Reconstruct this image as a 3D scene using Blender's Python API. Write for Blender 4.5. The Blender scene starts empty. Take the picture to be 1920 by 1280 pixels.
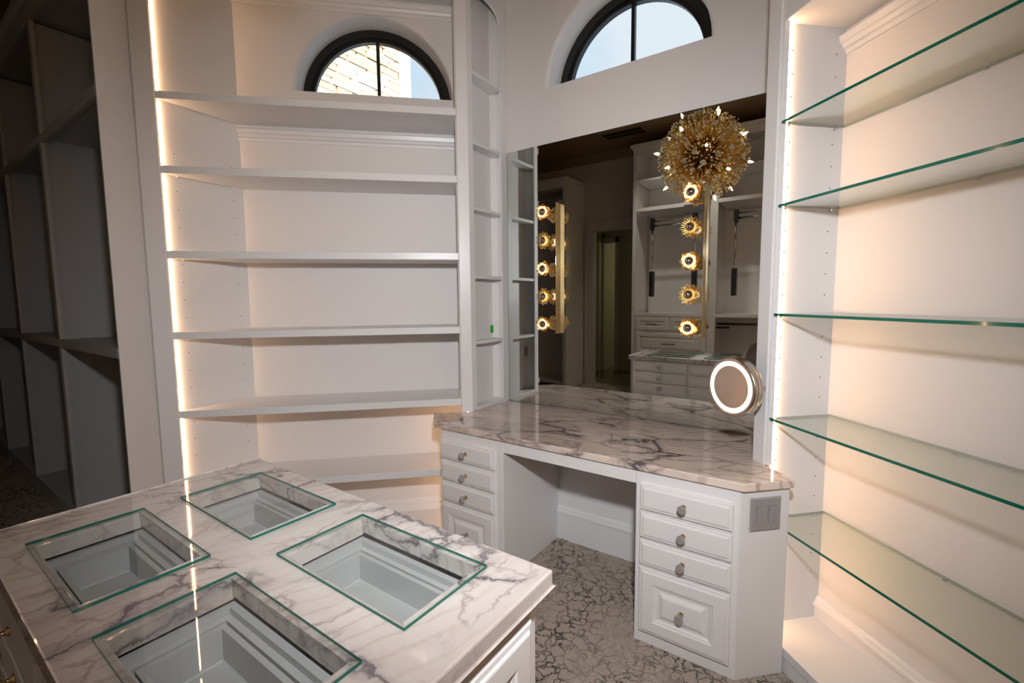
import bpy, bmesh, math, random
from mathutils import Vector, Matrix, Euler
random.seed(7)
SC = bpy.context.scene
COL = SC.collection
S = math.sqrt(.5)
PI = math.pi

# ------------------------------------------------------------------ camera, world, lights, exposure
# plan frame: u runs along the big wall mirror, v from the mirror into the room; Blender x = u, y = -v
CU, CV, CH = .553, 2.459, 1.443
cam_d = bpy.data.cameras.new('camera'); cam = bpy.data.objects.new('camera', cam_d); COL.objects.link(cam)
cam_d.sensor_width = 36; cam_d.lens = 868.42 / 1920 * 36; cam_d.clip_start = .02
PITCH, ROLL, YAW = .0910, -.0096, -.6161
cam.matrix_world = Matrix.Translation((CU, -CV, CH)) @ (Matrix.Rotation(-YAW, 4, 'Z') @ Matrix.Rotation(PI/2 - PITCH, 4, 'X') @ Matrix.Rotation(ROLL, 4, 'Z'))
SC.camera = cam

SC.view_settings.view_transform = 'Standard'; SC.view_settings.look = 'None'
SC.view_settings.gamma = 1; SC.view_settings.use_curve_mapping = False
SC.view_settings.exposure = 0.0
SC.cycles.max_bounces = 10; SC.cycles.diffuse_bounces = 4; SC.cycles.glossy_bounces = 6
SC.cycles.transmission_bounces = 8; SC.cycles.transparent_max_bounces = 16
SC.cycles.caustics_reflective = False; SC.cycles.caustics_refractive = False
SC.cycles.sample_clamp_indirect = 4.0
SC.cycles.use_denoising = True

world = bpy.data.worlds.new('sky'); SC.world = world; world.use_nodes = True
wn = world.node_tree.nodes; wl = world.node_tree.links
for n in list(wn): wn.remove(n)
w_out = wn.new('ShaderNodeOutputWorld'); w_bg = wn.new('ShaderNodeBackground')
w_tc = wn.new('ShaderNodeTexCoord'); w_no = wn.new('ShaderNodeTexNoise'); w_cr = wn.new('ShaderNodeValToRGB')
w_no.inputs['Scale'].default_value = 2.2; w_no.inputs['Detail'].default_value = 6
w_cr.color_ramp.elements[0].position = .42; w_cr.color_ramp.elements[0].color = (.60, .78, .95, 1)
w_cr.color_ramp.elements[1].position = .62; w_cr.color_ramp.elements[1].color = (.80, .89, .97, 1)
wl.new(w_tc.outputs['Generated'], w_no.inputs['Vector']); wl.new(w_no.outputs['Fac'], w_cr.inputs['Fac'])
wl.new(w_cr.outputs['Color'], w_bg.inputs['Color']); w_bg.inputs['Strength'].default_value = 1.0
wl.new(w_bg.outputs['Background'], w_out.inputs['Surface'])

def lamp(name, kind, loc, energy, color, **kw):
    d = bpy.data.lights.new(name, kind); d.energy = energy; d.color = color
    for k, v in kw.items(): setattr(d, k, v)
    o = bpy.data.objects.new(name, d); COL.objects.link(o); o.location = loc
    return o
def aim(o, target):
    o.rotation_euler = (Vector(target) - Vector(o.location)).to_track_quat('-Z', 'Y').to_euler()
sun = lamp('sun', 'SUN', (6, -6, 9), 16.0, (1, .95, .86), angle=.01); aim(sun, (6 - 4.2, -6 + 2.2, 9 - 4.6))
# the photographer's flash, held beside and above the lens
flash = lamp('camera_flash', 'SPOT', (CU + .03, -CV + .07, CH + .45), 160, (.95, .965, 1), spot_size=math.radians(114), spot_blend=.9, shadow_soft_size=.05)
aim(flash, (CU + .03 - 1.13, -CV + .07 + 1.65, CH + .45 - .62))
# added fill spots with no known fixture, brightening the reflected wardrobe
for k, (du, dv) in enumerate(((-1.2, 3.25), (.7, 3.25))):
    fspot = lamp('added_fill_spot', 'SPOT', (du, -dv, 3.74), 84, (1, .91, .80), spot_size=math.radians(82), spot_blend=.8, shadow_soft_size=.06); aim(fspot, (du, -dv - 1.0, 1.9))
LED_COLOR = (1, .58, .31); LED_POWER = 38.0

# ------------------------------------------------------------------ materials
def mat(name, color=(.8, .8, .8), rough=.5, metal=0., spec=.5, emit=None, estr=0., bump=None, trans=0., ior=1.45, coat=0.):
    m = bpy.data.materials.new(name); m.use_nodes = True
    b = m.node_tree.nodes['Principled BSDF']
    b.inputs['Base Color'].default_value = (*color, 1); b.inputs['Roughness'].default_value = rough
    b.inputs['Metallic'].default_value = metal; b.inputs['Specular IOR Level'].default_value = spec
    b.inputs['IOR'].default_value = ior; b.inputs['Transmission Weight'].default_value = trans
    b.inputs['Coat Weight'].default_value = coat
    if emit: b.inputs['Emission Color'].default_value = (*emit, 1); b.inputs['Emission Strength'].default_value = estr
    if bump:
        nt = m.node_tree; tc = nt.nodes.new('ShaderNodeTexCoord'); no = nt.nodes.new('ShaderNodeTexNoise'); bp = nt.nodes.new('ShaderNodeBump')
        no.inputs['Scale'].default_value = bump[0]; no.inputs['Detail'].default_value = 4
        bp.inputs['Strength'].default_value = bump[1]; bp.inputs['Distance'].default_value = .002
        nt.links.new(tc.outputs['Object'], no.inputs['Vector']); nt.links.new(no.outputs['Fac'], bp.inputs['Height']); nt.links.new(bp.outputs['Normal'], b.inputs['Normal'])
    return m
def clear_glass(name, tint, refl=.9):
    m = bpy.data.materials.new(name); m.use_nodes = True; nt = m.node_tree
    for n in list(nt.nodes): nt.nodes.remove(n)
    o = nt.nodes.new('ShaderNodeOutputMaterial'); mx = nt.nodes.new('ShaderNodeMixShader'); tr = nt.nodes.new('ShaderNodeBsdfTransparent')
    gl = nt.nodes.new('ShaderNodeBsdfGlossy'); lw = nt.nodes.new('ShaderNodeLayerWeight'); pw = nt.nodes.new('ShaderNodeMath'); fr = nt.nodes.new('ShaderNodeMath')
    pw.operation = 'POWER'; pw.inputs[1].default_value = 5.0; fr.operation = 'MULTIPLY_ADD'; fr.inputs[1].default_value = .93; fr.inputs[2].default_value = .035
    nt.links.new(lw.outputs['Facing'], pw.inputs[0]); nt.links.new(pw.outputs[0], fr.inputs[0])
    tr.inputs['Color'].default_value = (*tint, 1); gl.inputs['Roughness'].default_value = 0.0; gl.inputs['Color'].default_value = (refl, refl, refl, 1)
    nt.links.new(fr.outputs[0], mx.inputs['Fac']); nt.links.new(tr.outputs['BSDF'], mx.inputs[1]); nt.links.new(gl.outputs['BSDF'], mx.inputs[2]); nt.links.new(mx.outputs['Shader'], o.inputs['Surface'])
    return m

M = {}
M['paint'] = mat('white_satin_paint', (.77, .755, .75), .32, bump=(180, .02))
M['closet'] = mat('closet_dark_grey', (.44, .43, .425), .45)  # tone set darker than the white joinery, matching how dark the row reads
M['wall'] = mat('wall_paint', (.74, .715, .70), .55, bump=(140, .10))
M['ceiling'] = mat('tan_ceiling', (.30, .20, .115), .6)
M['backroom'] = mat('greige_wall', (.56, .51, .46), .6)
M['mirror'] = mat('mirror_silver', (.80, .84, .81), 0., 1.)
M['clearmirror'] = mat('mirror_polished', (.86, .86, .85), 0., 1.)
M['glass'] = clear_glass('shelf_glass', (.93, .955, .92))
M['pane'] = clear_glass('window_glass', (.97, .985, .98))
M['tableglass'] = clear_glass('table_glass', (.965, .975, .97))
M['glassedge'] = mat('green_glass_edge', (.0, .135, .085), .08, spec=.6, coat=.5)
M['backedge'] = mat('ground_glass_edge', (.38, .44, .38), .3)
M['paneedge'] = mat('pale_green_glass_edge', (.012, .13, .095), .06, spec=.6)
M['black'] = mat('black_frame', (.012, .011, .011), .35)
M['blackplastic'] = mat('black_plastic', (.012, .012, .013), .4)
M['chrome'] = mat('chrome', (.75, .75, .76), .12, 1.)
M['nickel'] = mat('brushed_nickel', (.58, .52, .47), .24, 1.)
M['gold'] = mat('gold_leaf', (.90, .62, .27), .25, 1., bump=(60, .25))
M['palegold'] = mat('pale_gold_leaf', (.93, .82, .60), .35, .8)
M['goldwire'] = mat('gold_wire', (.96, .62, .19), .30, 1.)
M['brass'] = mat('brass', (.70, .50, .24), .22, 1.)
M['crystal'] = mat('crystal', (.93, .93, .95), .03, spec=1., trans=.75, ior=1.6)
M['bead'] = mat('crystal_bead', (1, .90, .70), .12, spec=1., trans=.0, ior=1.6)
M['led'] = mat('led_strip', (1, .9, .7), .5, emit=LED_COLOR, estr=LED_POWER)
M['bulbglow'] = mat('glowing_bulb', (1, .8, .5), .3, emit=(1, .80, .52), estr=2.6)
M['candleglow'] = mat('candle_bulb', (1, .8, .5), .3, emit=(1, .66, .30), estr=55)
M['silvertip'] = mat('silver_bulb_tip', (.55, .50, .49), .06, 1.)
M['ringlight'] = mat('ring_light', (.9, .85, .8), .4, emit=(1, .80, .64), estr=1.15)
M['greyplate'] = mat('grey_switch_plate', (.30, .29, .29), .35)
M['whiteplate'] = mat('white_plate', (.72, .70, .68), .3)
M['green'] = mat('green_tape', (.02, .36, .03), .5)
M['hole'] = mat('dark_hole', (.05, .04, .04), .8)
M['gap'] = mat('shadow_gap', (.045, .035, .03), .8)
M['trayline'] = mat('tray_paint', (.44, .445, .445), .5)
M['vent'] = mat('dark_vent', (.02, .015, .012), .6)
M['slot'] = mat('hall_tile', (.25, .20, .15), .15)
M['stonewarm'] = mat('cream_stone', (.78, .70, .56), .85, bump=(9, .5))
M['stonetan'] = mat('tan_stone', (.60, .44, .26), .85, bump=(9, .5))
M['mortar'] = mat('mortar', (.50, .42, .32), .9)
M['hallwall'] = mat('hall_wall', (.46, .42, .30), .6)
M['dark'] = mat('unlit_opening', (.015, .01, .009), .9)  # near-black colour stands in for the unlit space past the hall opening
M['rod'] = mat('dark_rod', (.10, .085, .07), .35, .7)

def marble(name, rot, base=(.615, .57, .535), pink=(.47, .40, .37), dens=1.0, streaks=.42, jag=.24):
    m = bpy.data.materials.new(name); m.use_nodes = True; nt = m.node_tree; N = nt.nodes; L = nt.links
    b = N['Principled BSDF']; b.inputs['Roughness'].default_value = .05; b.inputs['Specular IOR Level'].default_value = .6
    tc = N.new('ShaderNodeTexCoord'); mp = N.new('ShaderNodeMapping'); mp.inputs['Rotation'].default_value = (0, 0, rot)
    L.new(tc.outputs['Object'], mp.inputs['Vector'])
    dn = N.new('ShaderNodeTexNoise'); dn.inputs['Scale'].default_value = 3.6; dn.inputs['Detail'].default_value = 10; dn.inputs['Roughness'].default_value = .62
    L.new(mp.outputs['Vector'], dn.inputs['Vector'])
    def warp(amt, stretch):
        sb = N.new('ShaderNodeVectorMath'); sb.operation = 'SUBTRACT'; sb.inputs[1].default_value = (.5, .5, .5); L.new(dn.outputs['Color'], sb.inputs[0])
        sc = N.new('ShaderNodeVectorMath'); sc.operation = 'SCALE'; sc.inputs['Scale'].default_value = amt; L.new(sb.outputs[0], sc.inputs[0])
        ad = N.new('ShaderNodeVectorMath'); ad.operation = 'ADD'; L.new(mp.outputs['Vector'], ad.inputs[0]); L.new(sc.outputs[0], ad.inputs[1])
        ml = N.new('ShaderNodeVectorMath'); ml.operation = 'MULTIPLY'; ml.inputs[1].default_value = stretch; L.new(ad.outputs[0], ml.inputs[0])
        return ml.outputs[0]
    def ramp(src, stops):
        r = N.new('ShaderNodeValToRGB'); L.new(src, r.inputs['Fac'])
        el = r.color_ramp.elements
        el[0].position, el[0].color = stops[0][0], (*[stops[0][1]]*3, 1); el[1].position, el[1].color = stops[-1][0], (*[stops[-1][1]]*3, 1)
        for p, c in stops[1:-1]:
            e = el.new(p); e.color = (c, c, c, 1)
        return r.outputs['Color']
    def mul(a, c):
        x = N.new('ShaderNodeMath'); x.operation = 'MULTIPLY'; L.new(a, x.inputs[0])
        if isinstance(c, float): x.inputs[1].default_value = c
        else: L.new(c, x.inputs[1])
        return x.outputs[0]
    def mix(fac, a, bcol):
        x = N.new('ShaderNodeMix'); x.data_type = 'RGBA'; L.new(fac, x.inputs['Factor'])
        if isinstance(a, tuple): x.inputs['A'].default_value = (*a, 1)
        else: L.new(a, x.inputs['A'])
        x.inputs['B'].default_value = (*bcol, 1); return x.outputs['Result']
    def noise(vec, scale, detail=4):
        n = N.new('ShaderNodeTexNoise'); n.inputs['Scale'].default_value = scale; n.inputs['Detail'].default_value = detail; L.new(vec, n.inputs['Vector']); return n.outputs['Fac']
    def cells(vec, scale):
        v = N.new('ShaderNodeTexVoronoi'); v.feature = 'DISTANCE_TO_EDGE'; v.inputs['Scale'].default_value = scale; L.new(vec, v.inputs['Vector']); return v.outputs['Distance']
    patch = ramp(noise(warp(.25, (1, .45, 1)), 3.0), [(.42, 0.), (.66, 1.)])
    c = mix(mul(patch, .85), base, pink)
    st = N.new('ShaderNodeTexWave'); st.wave_type = 'BANDS'; st.bands_direction = 'X'; st.inputs['Scale'].default_value = 8.5; st.inputs['Distortion'].default_value = 2.6; st.inputs['Detail'].default_value = 3; st.inputs['Detail Scale'].default_value = 1.2
    L.new(warp(.11, (1, .22, 1)), st.inputs['Vector'])
    streak = ramp(st.outputs['Fac'], [(0., 1.), (.07, .5), (.24, 0.), (1., 0.)])
    smask = ramp(noise(warp(.1, (1, .5, 1)), 4.0), [(.36, 0.), (.54, 1.)])
    c = mix(mul(mul(streak, smask), streaks), c, (.40, .305, .24))
    fine = ramp(cells(warp(jag, (1, .6, 1)), 8.0), [(0., 1.), (.018, .5), (.045, 0.)])
    fmask = ramp(noise(warp(.2, (1, 1, 1)), 5.0), [(.40, 0.), (.56, 1.)])
    c = mix(mul(mul(fine, fmask), .72 * dens), c, (.30, .22, .20))
    big = ramp(cells(warp(jag*1.3, (1, .42, 1)), 4.4), [(0., 1.), (.010, .85), (.026, .25), (.075, 0.)])
    bmask = ramp(noise(warp(.3, (1, 1, 1)), 2.6), [(.43, 0.), (.55, 1.)])
    c = mix(mul(mul(big, bmask), .9 * dens), c, (.10, .085, .10))
    cl = ramp(noise(warp(.3, (2.2, .5, 1)), 4.6, 10), [(.585, 0.), (.70, 1.)])
    c = mix(mul(cl, .55 * dens), c, (.26, .22, .24))
    L.new(c, b.inputs['Base Color'])
    return m
M['marble_island'] = marble('island_marble', .25)
M['marble_vanity'] = marble('vanity_marble', 1.35, base=(.78, .655, .57), pink=(.56, .45, .395), dens=1.15, streaks=.85, jag=.12)

def carpet():
    m = bpy.data.materials.new('crackle_carpet'); m.use_nodes = True; nt = m.node_tree; N = nt.nodes; L = nt.links
    b = N['Principled BSDF']; b.inputs['Roughness'].default_value = .95; b.inputs['Specular IOR Level'].default_value = .1
    tc = N.new('ShaderNodeTexCoord'); dn = N.new('ShaderNodeTexNoise'); dn.inputs['Scale'].default_value = 16; dn.inputs['Detail'].default_value = 5
    L.new(tc.outputs['Object'], dn.inputs['Vector'])
    mixv = N.new('ShaderNodeMix'); mixv.data_type = 'VECTOR'; mixv.inputs['Factor'].default_value = .10
    L.new(tc.outputs['Object'], mixv.inputs['A']); L.new(dn.outputs['Color'], mixv.inputs['B'])
    vo = N.new('ShaderNodeTexVoronoi'); vo.feature = 'DISTANCE_TO_EDGE'; vo.inputs['Scale'].default_value = 21; L.new(mixv.outputs['Result'], vo.inputs['Vector'])
    r = N.new('ShaderNodeValToRGB'); r.color_ramp.elements[0].position = .015; r.color_ramp.elements[0].color = (1, 1, 1, 1); r.color_ramp.elements[1].position = .09; r.color_ramp.elements[1].color = (0, 0, 0, 1)
    L.new(vo.outputs['Distance'], r.inputs['Fac'])
    n2 = N.new('ShaderNodeTexNoise'); n2.inputs['Scale'].default_value = 3.2; n2.inputs['Detail'].default_value = 3; L.new(tc.outputs['Object'], n2.inputs['Vector'])
    r2 = N.new('ShaderNodeValToRGB'); r2.color_ramp.elements[0].position = .34; r2.color_ramp.elements[0].color = (.15, .15, .15, 1); r2.color_ramp.elements[1].position = .56; r2.color_ramp.elements[1].color = (1, 1, 1, 1)
    L.new(n2.outputs['Fac'], r2.inputs['Fac'])
    mu = N.new('ShaderNodeMath'); mu.operation = 'MULTIPLY'; L.new(r.outputs['Color'], mu.inputs[0]); L.new(r2.outputs['Color'], mu.inputs[1])
    n3 = N.new('ShaderNodeTexNoise'); n3.inputs['Scale'].default_value = 260; n3.inputs['Detail'].default_value = 2; L.new(tc.outputs['Object'], n3.inputs['Vector'])
    base = N.new('ShaderNodeMix'); base.data_type = 'RGBA'; base.inputs['A'].default_value = (.34, .285, .24, 1); base.inputs['B'].default_value = (.68, .59, .515, 1); L.new(n3.outputs['Fac'], base.inputs['Factor'])
    c = N.new('ShaderNodeMix'); c.data_type = 'RGBA'; L.new(mu.outputs[0], c.inputs['Factor']); L.new(base.outputs['Result'], c.inputs['A']); c.inputs['B'].default_value = (.075, .065, .063, 1)
    L.new(c.outputs['Result'], b.inputs['Base Color'])
    bp = N.new('ShaderNodeBump'); bp.inputs['Strength'].default_value = .9; bp.inputs['Distance'].default_value = .006; L.new(n3.outputs['Fac'], bp.inputs['Height']); L.new(bp.outputs['Normal'], b.inputs['Normal'])
    return m
M['carpet'] = carpet()

# ------------------------------------------------------------------ mesh helpers
class MB:
    """collects geometry and links it as ONE mesh object"""
    def __init__(self): self.bm = bmesh.new(); self.mi = 0
    def face(self, pts, smooth=False):
        f = self.bm.faces.new([self.bm.verts.new(p) for p in pts]); f.material_index = self.mi; f.smooth = smooth; return f
    def grid(self, rows, close=False, smooth=False):
        vs = [[self.bm.verts.new(p) for p in r] for r in rows]
        n = len(vs[0])
        for a, b in zip(vs[:-1], vs[1:]):
            for j in range(n if close else n - 1):
                k = (j + 1) % n
                try:
                    f = self.bm.faces.new((a[j], a[k], b[k], b[j])); f.material_index = self.mi; f.smooth = smooth
                except ValueError: pass
        return vs
    def box(self, x0, x1, y0, y1, z0, z1):
        return self.prism([(x0, y0), (x1, y0), (x1, y1), (x0, y1)], z0, z1)
    def prism(self, poly, z0, z1, edge_mi=None):
        a = sum(p[0]*q[1] - q[0]*p[1] for p, q in zip(poly, poly[1:] + poly[:1]))
        if a < 0: poly = poly[::-1]
        lo = [self.bm.verts.new((*p, z0)) for p in poly]; hi = [self.bm.verts.new((*p, z1)) for p in poly]
        f = self.bm.faces.new(hi); f.material_index = self.mi; f = self.bm.faces.new(lo[::-1]); f.material_index = self.mi
        n = len(poly)
        for i in range(n):
            f = self.bm.faces.new((lo[i], lo[(i+1) % n], hi[(i+1) % n], hi[i])); f.material_index = self.mi if edge_mi is None else edge_mi[i] if isinstance(edge_mi, (list, tuple)) else edge_mi
    def lathe(self, prof, n=16, axis='Z', at=(0, 0, 0), smooth=True):
        rows = []
        for r, h in prof:
            row = []
            for k in range(n):
                t = 2*PI*k/n; a, b = r*math.cos(t), r*math.sin(t)
                p = {'Z': (a, b, h), 'Y': (a, -h, b), 'X': (h, a, b)}[axis]
                row.append((p[0]+at[0], p[1]+at[1], p[2]+at[2]))
            rows.append(row)
        vs = self.grid(rows, True, smooth)
        for row in (vs[0], vs[-1]):
            try: f = self.bm.faces.new(row); f.material_index = self.mi
            except ValueError: pass
    def tube(self, pts, r, n=6, closed=False):
        pts = [Vector(p) for p in pts]; rows = []; m = len(pts)
        for i, p in enumerate(pts):
            d = (pts[(i+1) % m] - pts[i-1]) if closed else (pts[min(i+1, m-1)] - pts[max(i-1, 0)])
            d.normalize(); a = d.orthogonal().normalized() if abs(d.z) > .95 else d.cross(Vector((0, 0, 1))).normalized(); b = d.cross(a)
            rows.append([p + a*math.cos(2*PI*k/n)*r + b*math.sin(2*PI*k/n)*r for k in range(n)])
        if closed: rows.append(rows[0])
        vs = self.grid(rows, True, True)
        if not closed:
            for row in (vs[0], vs[-1]):
                f = self.bm.faces.new(row); f.material_index = self.mi
    def sphere(self, c, r, n=8, m=6, squash=1.):
        self.lathe([(max(r*math.sin(PI*i/m), r*.02), -r*squash*math.cos(PI*i/m)) for i in range(m+1)], n, 'Z', c)
    def sweep(self, prof, p0, p1, out):
        """extrude a (out, z) profile along the straight line p0-p1 in plan; out = unit plan vector"""
        rows = [[(p[0]+out[0]*a, p[1]+out[1]*a, z) for a, z in prof] for p in (p0, p1)]
        vs = self.grid(rows, False)
        for row in vs:
            try: self.bm.faces.new(row)
            except ValueError: pass
    def rings(self, cx, cz, w, h, y0, rings, fill=True):
        """nested rectangles in the XZ plane facing -y: (inset, depth towards -y)"""
        rows = []
        for ins, dep in rings:
            a, b = w/2 - ins, h/2 - ins
            rows.append([(cx-a, y0-dep, cz-b), (cx+a, y0-dep, cz-b), (cx+a, y0-dep, cz+b), (cx-a, y0-dep, cz+b)])
        vs = self.grid(rows, True)
        if fill: self.bm.faces.new(vs[-1]).material_index = self.mi
    def build(self, name, mats, parent=None, loc=(0, 0, 0), rz=0., bevel=0., off=None, xf=None, **props):
        bm = self.bm
        if bevel:
            bmesh.ops.remove_doubles(bm, verts=bm.verts, dist=1e-6)
            ed = [e for e in bm.edges if len(e.link_faces) == 2 and e.calc_face_angle(0) > .5]
            bmesh.ops.bevel(bm, geom=ed, offset=bevel, segments=2, affect='EDGES', profile=.5)
        if off: bmesh.ops.translate(bm, verts=bm.verts, vec=(-off[0], -off[1], -off[2]))
        if xf: bmesh.ops.transform(bm, matrix=xf, verts=bm.verts)
        bmesh.ops.recalc_face_normals(bm, faces=bm.faces)
        me = bpy.data.meshes.new(name); bm.to_mesh(me); bm.free()
        for m in (mats if isinstance(mats, (list, tuple)) else [mats]): me.materials.append(m)
        o = bpy.data.objects.new(name, me); COL.objects.link(o)
        if parent: o.parent = parent
        o.location = loc; o.rotation_euler = (0, 0, rz)
        for k, v in props.items(): o[k] = v
        return o
def thing(name, label, cat, loc=(0, 0, 0), rz=0., group=None):
    o = bpy.data.objects.new(name, None); COL.objects.link(o); o.location = loc; o.rotation_euler = (0, 0, rz)
    o['label'] = label; o['category'] = cat
    if group: o['group'] = group
    o.empty_display_size = .1
    return o
def tag(o, label, cat, group=None):
    o['label'] = label; o['category'] = cat
    if group: o['group'] = group
    return o
def child_copy(o, parent, loc, rz=0.):
    c = o.copy(); COL.objects.link(c); c.parent = parent; c.location = loc; c.rotation_euler = (0, 0, rz)
    for ch in o.children:
        d = ch.copy(); COL.objects.link(d); d.parent = c
    return c
def tree_copy(root, loc, rz, label):
    r = root.copy(); COL.objects.link(r); r.location = loc; r.rotation_euler = (0, 0, rz); r['label'] = label
    for ch in root.children: child_copy(ch, r, ch.location, ch.rotation_euler[2])
    return r
def W(X, Y): return (S*(X - Y), S*(X + Y))            # bay frame (turned 45 degrees) -> world
def XYof(u, v): return (S*(u - v), -S*(u + v))        # plan (u, v) -> bay frame
def struct(mb, name, mats, **kw): return mb.build(name, mats, kind='structure', **kw)

# ------------------------------------------------------------------ room shell
CEIL = 3.75
VB = 4.666
def arch_wall(mb, x0, x1, z0, z1, cx, zs, r, depth, y=0., n=40, rnd=.024):
    """wall slab facing -y with a half-round opening (soft plaster edge) whose flat sill is at zs"""
    def ap(t, rr): return (cx + rr*math.cos(t), zs + rr*math.sin(t))
    R0 = r + rnd
    for yy in (y, y + depth):
        rr = R0 if yy == y else r
        mb.face([(x0, yy, z0), (x1, yy, z0), (x1, yy, zs), (x0, yy, zs)])
        mb.face([(x0, yy, zs), (cx - rr, yy, zs), (cx - rr, yy, z1), (x0, yy, z1)]); mb.face([(cx + rr, yy, zs), (x1, yy, zs), (x1, yy, z1), (cx + rr, yy, z1)])
        for i in range(n):
            a, b = ap(PI*i/n, rr), ap(PI*(i+1)/n, rr)
            mb.face([(a[0], yy, a[1]), (b[0], yy, b[1]), (b[0], yy, z1), (a[0], yy, z1)])
    prof = [(r + rnd*(1 - math.sin(k*PI/12)), y + rnd*(1 - math.cos(k*PI/12))) for k in range(7)] + [(r, y + depth)]
    mb.grid([[(cx + rr*math.cos(PI*i/n), yy, zs + rr*math.sin(PI*i/n)) for i in range(n+1)] for rr, yy in prof], False, True)
    mb.face([(cx - R0, y, zs), (cx + R0, y, zs), (cx + R0, y + depth, zs), (cx - R0, y + depth, zs)])
    mb.face([(x0, y, z1), (x1, y, z1), (x1, y + depth, z1), (x0, y + depth, z1)])

b = MB(); b.face([(-9, 2, 0), (-9, -9.5, 0), (4, -9.5, 0), (4, 2, 0)]); struct(b, 'floor', M['carpet'])
b = MB(); b.box(-7, 3.2, -VB - .02, .35, CEIL, CEIL + .1); struct(b, 'ceiling', M['ceiling'])
WC, WR, WZ = -.4635, .4735, 2.684
b = MB(); arch_wall(b, -1.25, .34, 0, CEIL, WC, WZ, WR - .02, .24, .006); struct(b, 'wall_front', M['wall'])
YL, YB = .5748, .9014
LX0, LX1 = -2.7023, -1.170
LWC, LWR, LWZ = -1.6500, .4780, 2.681
b = MB(); arch_wall(b, -2.80, -.90, 0, CEIL, LWC, LWZ, LWR - .02, .24, YB); struct(b, 'wall_left', M['wall'], rz=PI/4)
XR, XB, YR0, YR1 = -.052, .224, -.527, -2.60
b = MB(); b.box(XB, XB + .15, YR1 - .1, -.20, 0, CEIL); struct(b, 'wall_right', M['wall'], rz=PI/4)
p = W(XB + .1, YR1)
b = MB(); b.box(p[0] - .02, p[0] + .13, -VB, p[1] + .05, 0, CEIL); struct(b, 'wall_far_right', M['backroom'])
DL, DR, DH = -2.828, -2.02, 2.54
b = MB(); b.box(-7, DL, -VB - .13, -VB, 0, CEIL); b.box(DR, p[0] + .12, -VB - .13, -VB, 0, CEIL); b.box(DL, DR, -VB - .13, -VB, DH, CEIL); struct(b, 'wall_back', M['backroom'])
VC = 1.762
b = MB(); b.box(-7.12, -7, -VB, -1.0, 0, CEIL); struct(b, 'wall_far_left', M['backroom'])
b = MB(); b.box(-7, -2.36, -1.12, -1.02, 0, CEIL); struct(b, 'wall_closet', M['wall'])
# crown along the back wall and the soffit over the closet row
CROWN = [(0, -.12), (.02, -.12), (.025, -.10), (.05, -.075), (.06, -.05), (.09, -.035), (.10, -.02), (.10, 0), (0, 0)]
b = MB(); b.sweep([(a, CEIL - .001 + z) for a, z in CROWN], (-6.95, -VB), (p[0], -VB), (0, 1)); struct(b, 'trim_1', M['ceiling'])

def window(name, cx, zs, r, y, parent_rz):
    """black half-round frame with one mullion; wall-local coordinates"""
    root = MB(); n = 40; fw = .064
    R1, R2 = r + .004, r - fw
    def ring(ra, rb, y0, y1):
        rows = []
        for rr, yy in ((ra, y0), (rb, y0), (rb, y1), (ra, y1), (ra, y0)):
            rows.append([(cx + rr*math.cos(PI*i/n), yy, zs + rr*math.sin(PI*i/n)) for i in range(n+1)])
        root.grid(rows, False, False)
    ring(R1, R2 + .02, y, y + .06); ring(R2 + .022, R2, y + .018, y + .055)
    root.box(cx - R1, cx + R1, y + .02, y + .055, zs - .005, zs + .018)
    fr = struct(root, name, M['black'], rz=parent_rz)
    m = MB(); m.box(cx - .010, cx + .010, y + .024, y + .05, zs + .018, zs + R2); m.build('mullion', M['black'], fr)
    g = MB()
    pts = [(cx + (R2+.004)*math.cos(PI*i/n), zs + .01 + (R2-.006)*math.sin(PI*i/n)) for i in range(n+1)]
    g.face([(x, y + .04, z) for x, z in pts]); g.build('pane', M['pane'], fr)
    return fr
window('window_1', WC, WZ, WR - .02, .152, 0); window('window_2', LWC, LWZ, LWR - .02, YB + .152, PI/4)

# doorway in the back wall (seen in the mirror) with the dim hall behind it
b = MB()
for a, c in ((DL - .13, DL), (DR, DR + .13)):
    b.box(a, c, -VB, -VB + .03, 0, DH + .13); b.box(a + (.0 if a < DL else .09), a + (.04 if a < DL else .13), -VB + .03, -VB + .045, 0, DH + .13)
b.box(DL, DR, -VB, -VB + .03, DH, DH + .13); b.box(DL - .13, DR + .13, -VB + .03, -VB + .045, DH + .09, DH + .13)
b.box(DL - .15, DR + .15, -VB, -VB + .06, DH + .13, DH + .16)
struct(b, 'trim_2', M['backroom'], bevel=.003)
b = MB(); b.box(-3.6, -1.4, -9.0, -VB - .13, .0, .006); struct(b, 'floor_hall', M['slot'])
b = MB(); b.box(-3.6, -1.4, -9.0, -VB - .13, 2.9, 2.95); struct(b, 'ceiling_hall', M['hallwall'])
HV = 6.2
b = MB(); b.box(-3.42, -3.34, -9, -VB - .13, 0, 2.9); b.box(-3.34, -3.30, -HV - .05, -HV + .05, 0, 2.7)
b.box(-3.05, -2.55, -HV - .05, -HV + .05, 0, 2.9); b.box(-3.34, -3.05, -HV - .05, -HV + .05, 2.52, 2.9); struct(b, 'wall_hall', M['hallwall'])
b = MB(); b.box(-3.40, -3.32, -HV + .05, -HV + .07, 0, 2.62); b.box(-3.06, -2.98, -HV + .05, -HV + .07, 0, 2.62); b.box(-3.40, -2.98, -HV + .05, -HV + .07, 2.52, 2.62); struct(b, 'trim_3', M['backroom'], bevel=.003)
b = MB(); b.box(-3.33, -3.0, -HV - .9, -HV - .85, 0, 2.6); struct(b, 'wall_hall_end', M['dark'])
b = MB(); b.box(-1.48, -1.4, -9, -VB - .13, 0, 2.9); b.box(-2.55, -1.48, -9, -8.9, 0, 2.9); struct(b, 'wall_hall_side', M['hallwall'])
hl = lamp('hall_lamp', 'POINT', (-1.9, -7.2, 2.2), 9, (1, .92, .6), shadow_soft_size=.15)

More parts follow.
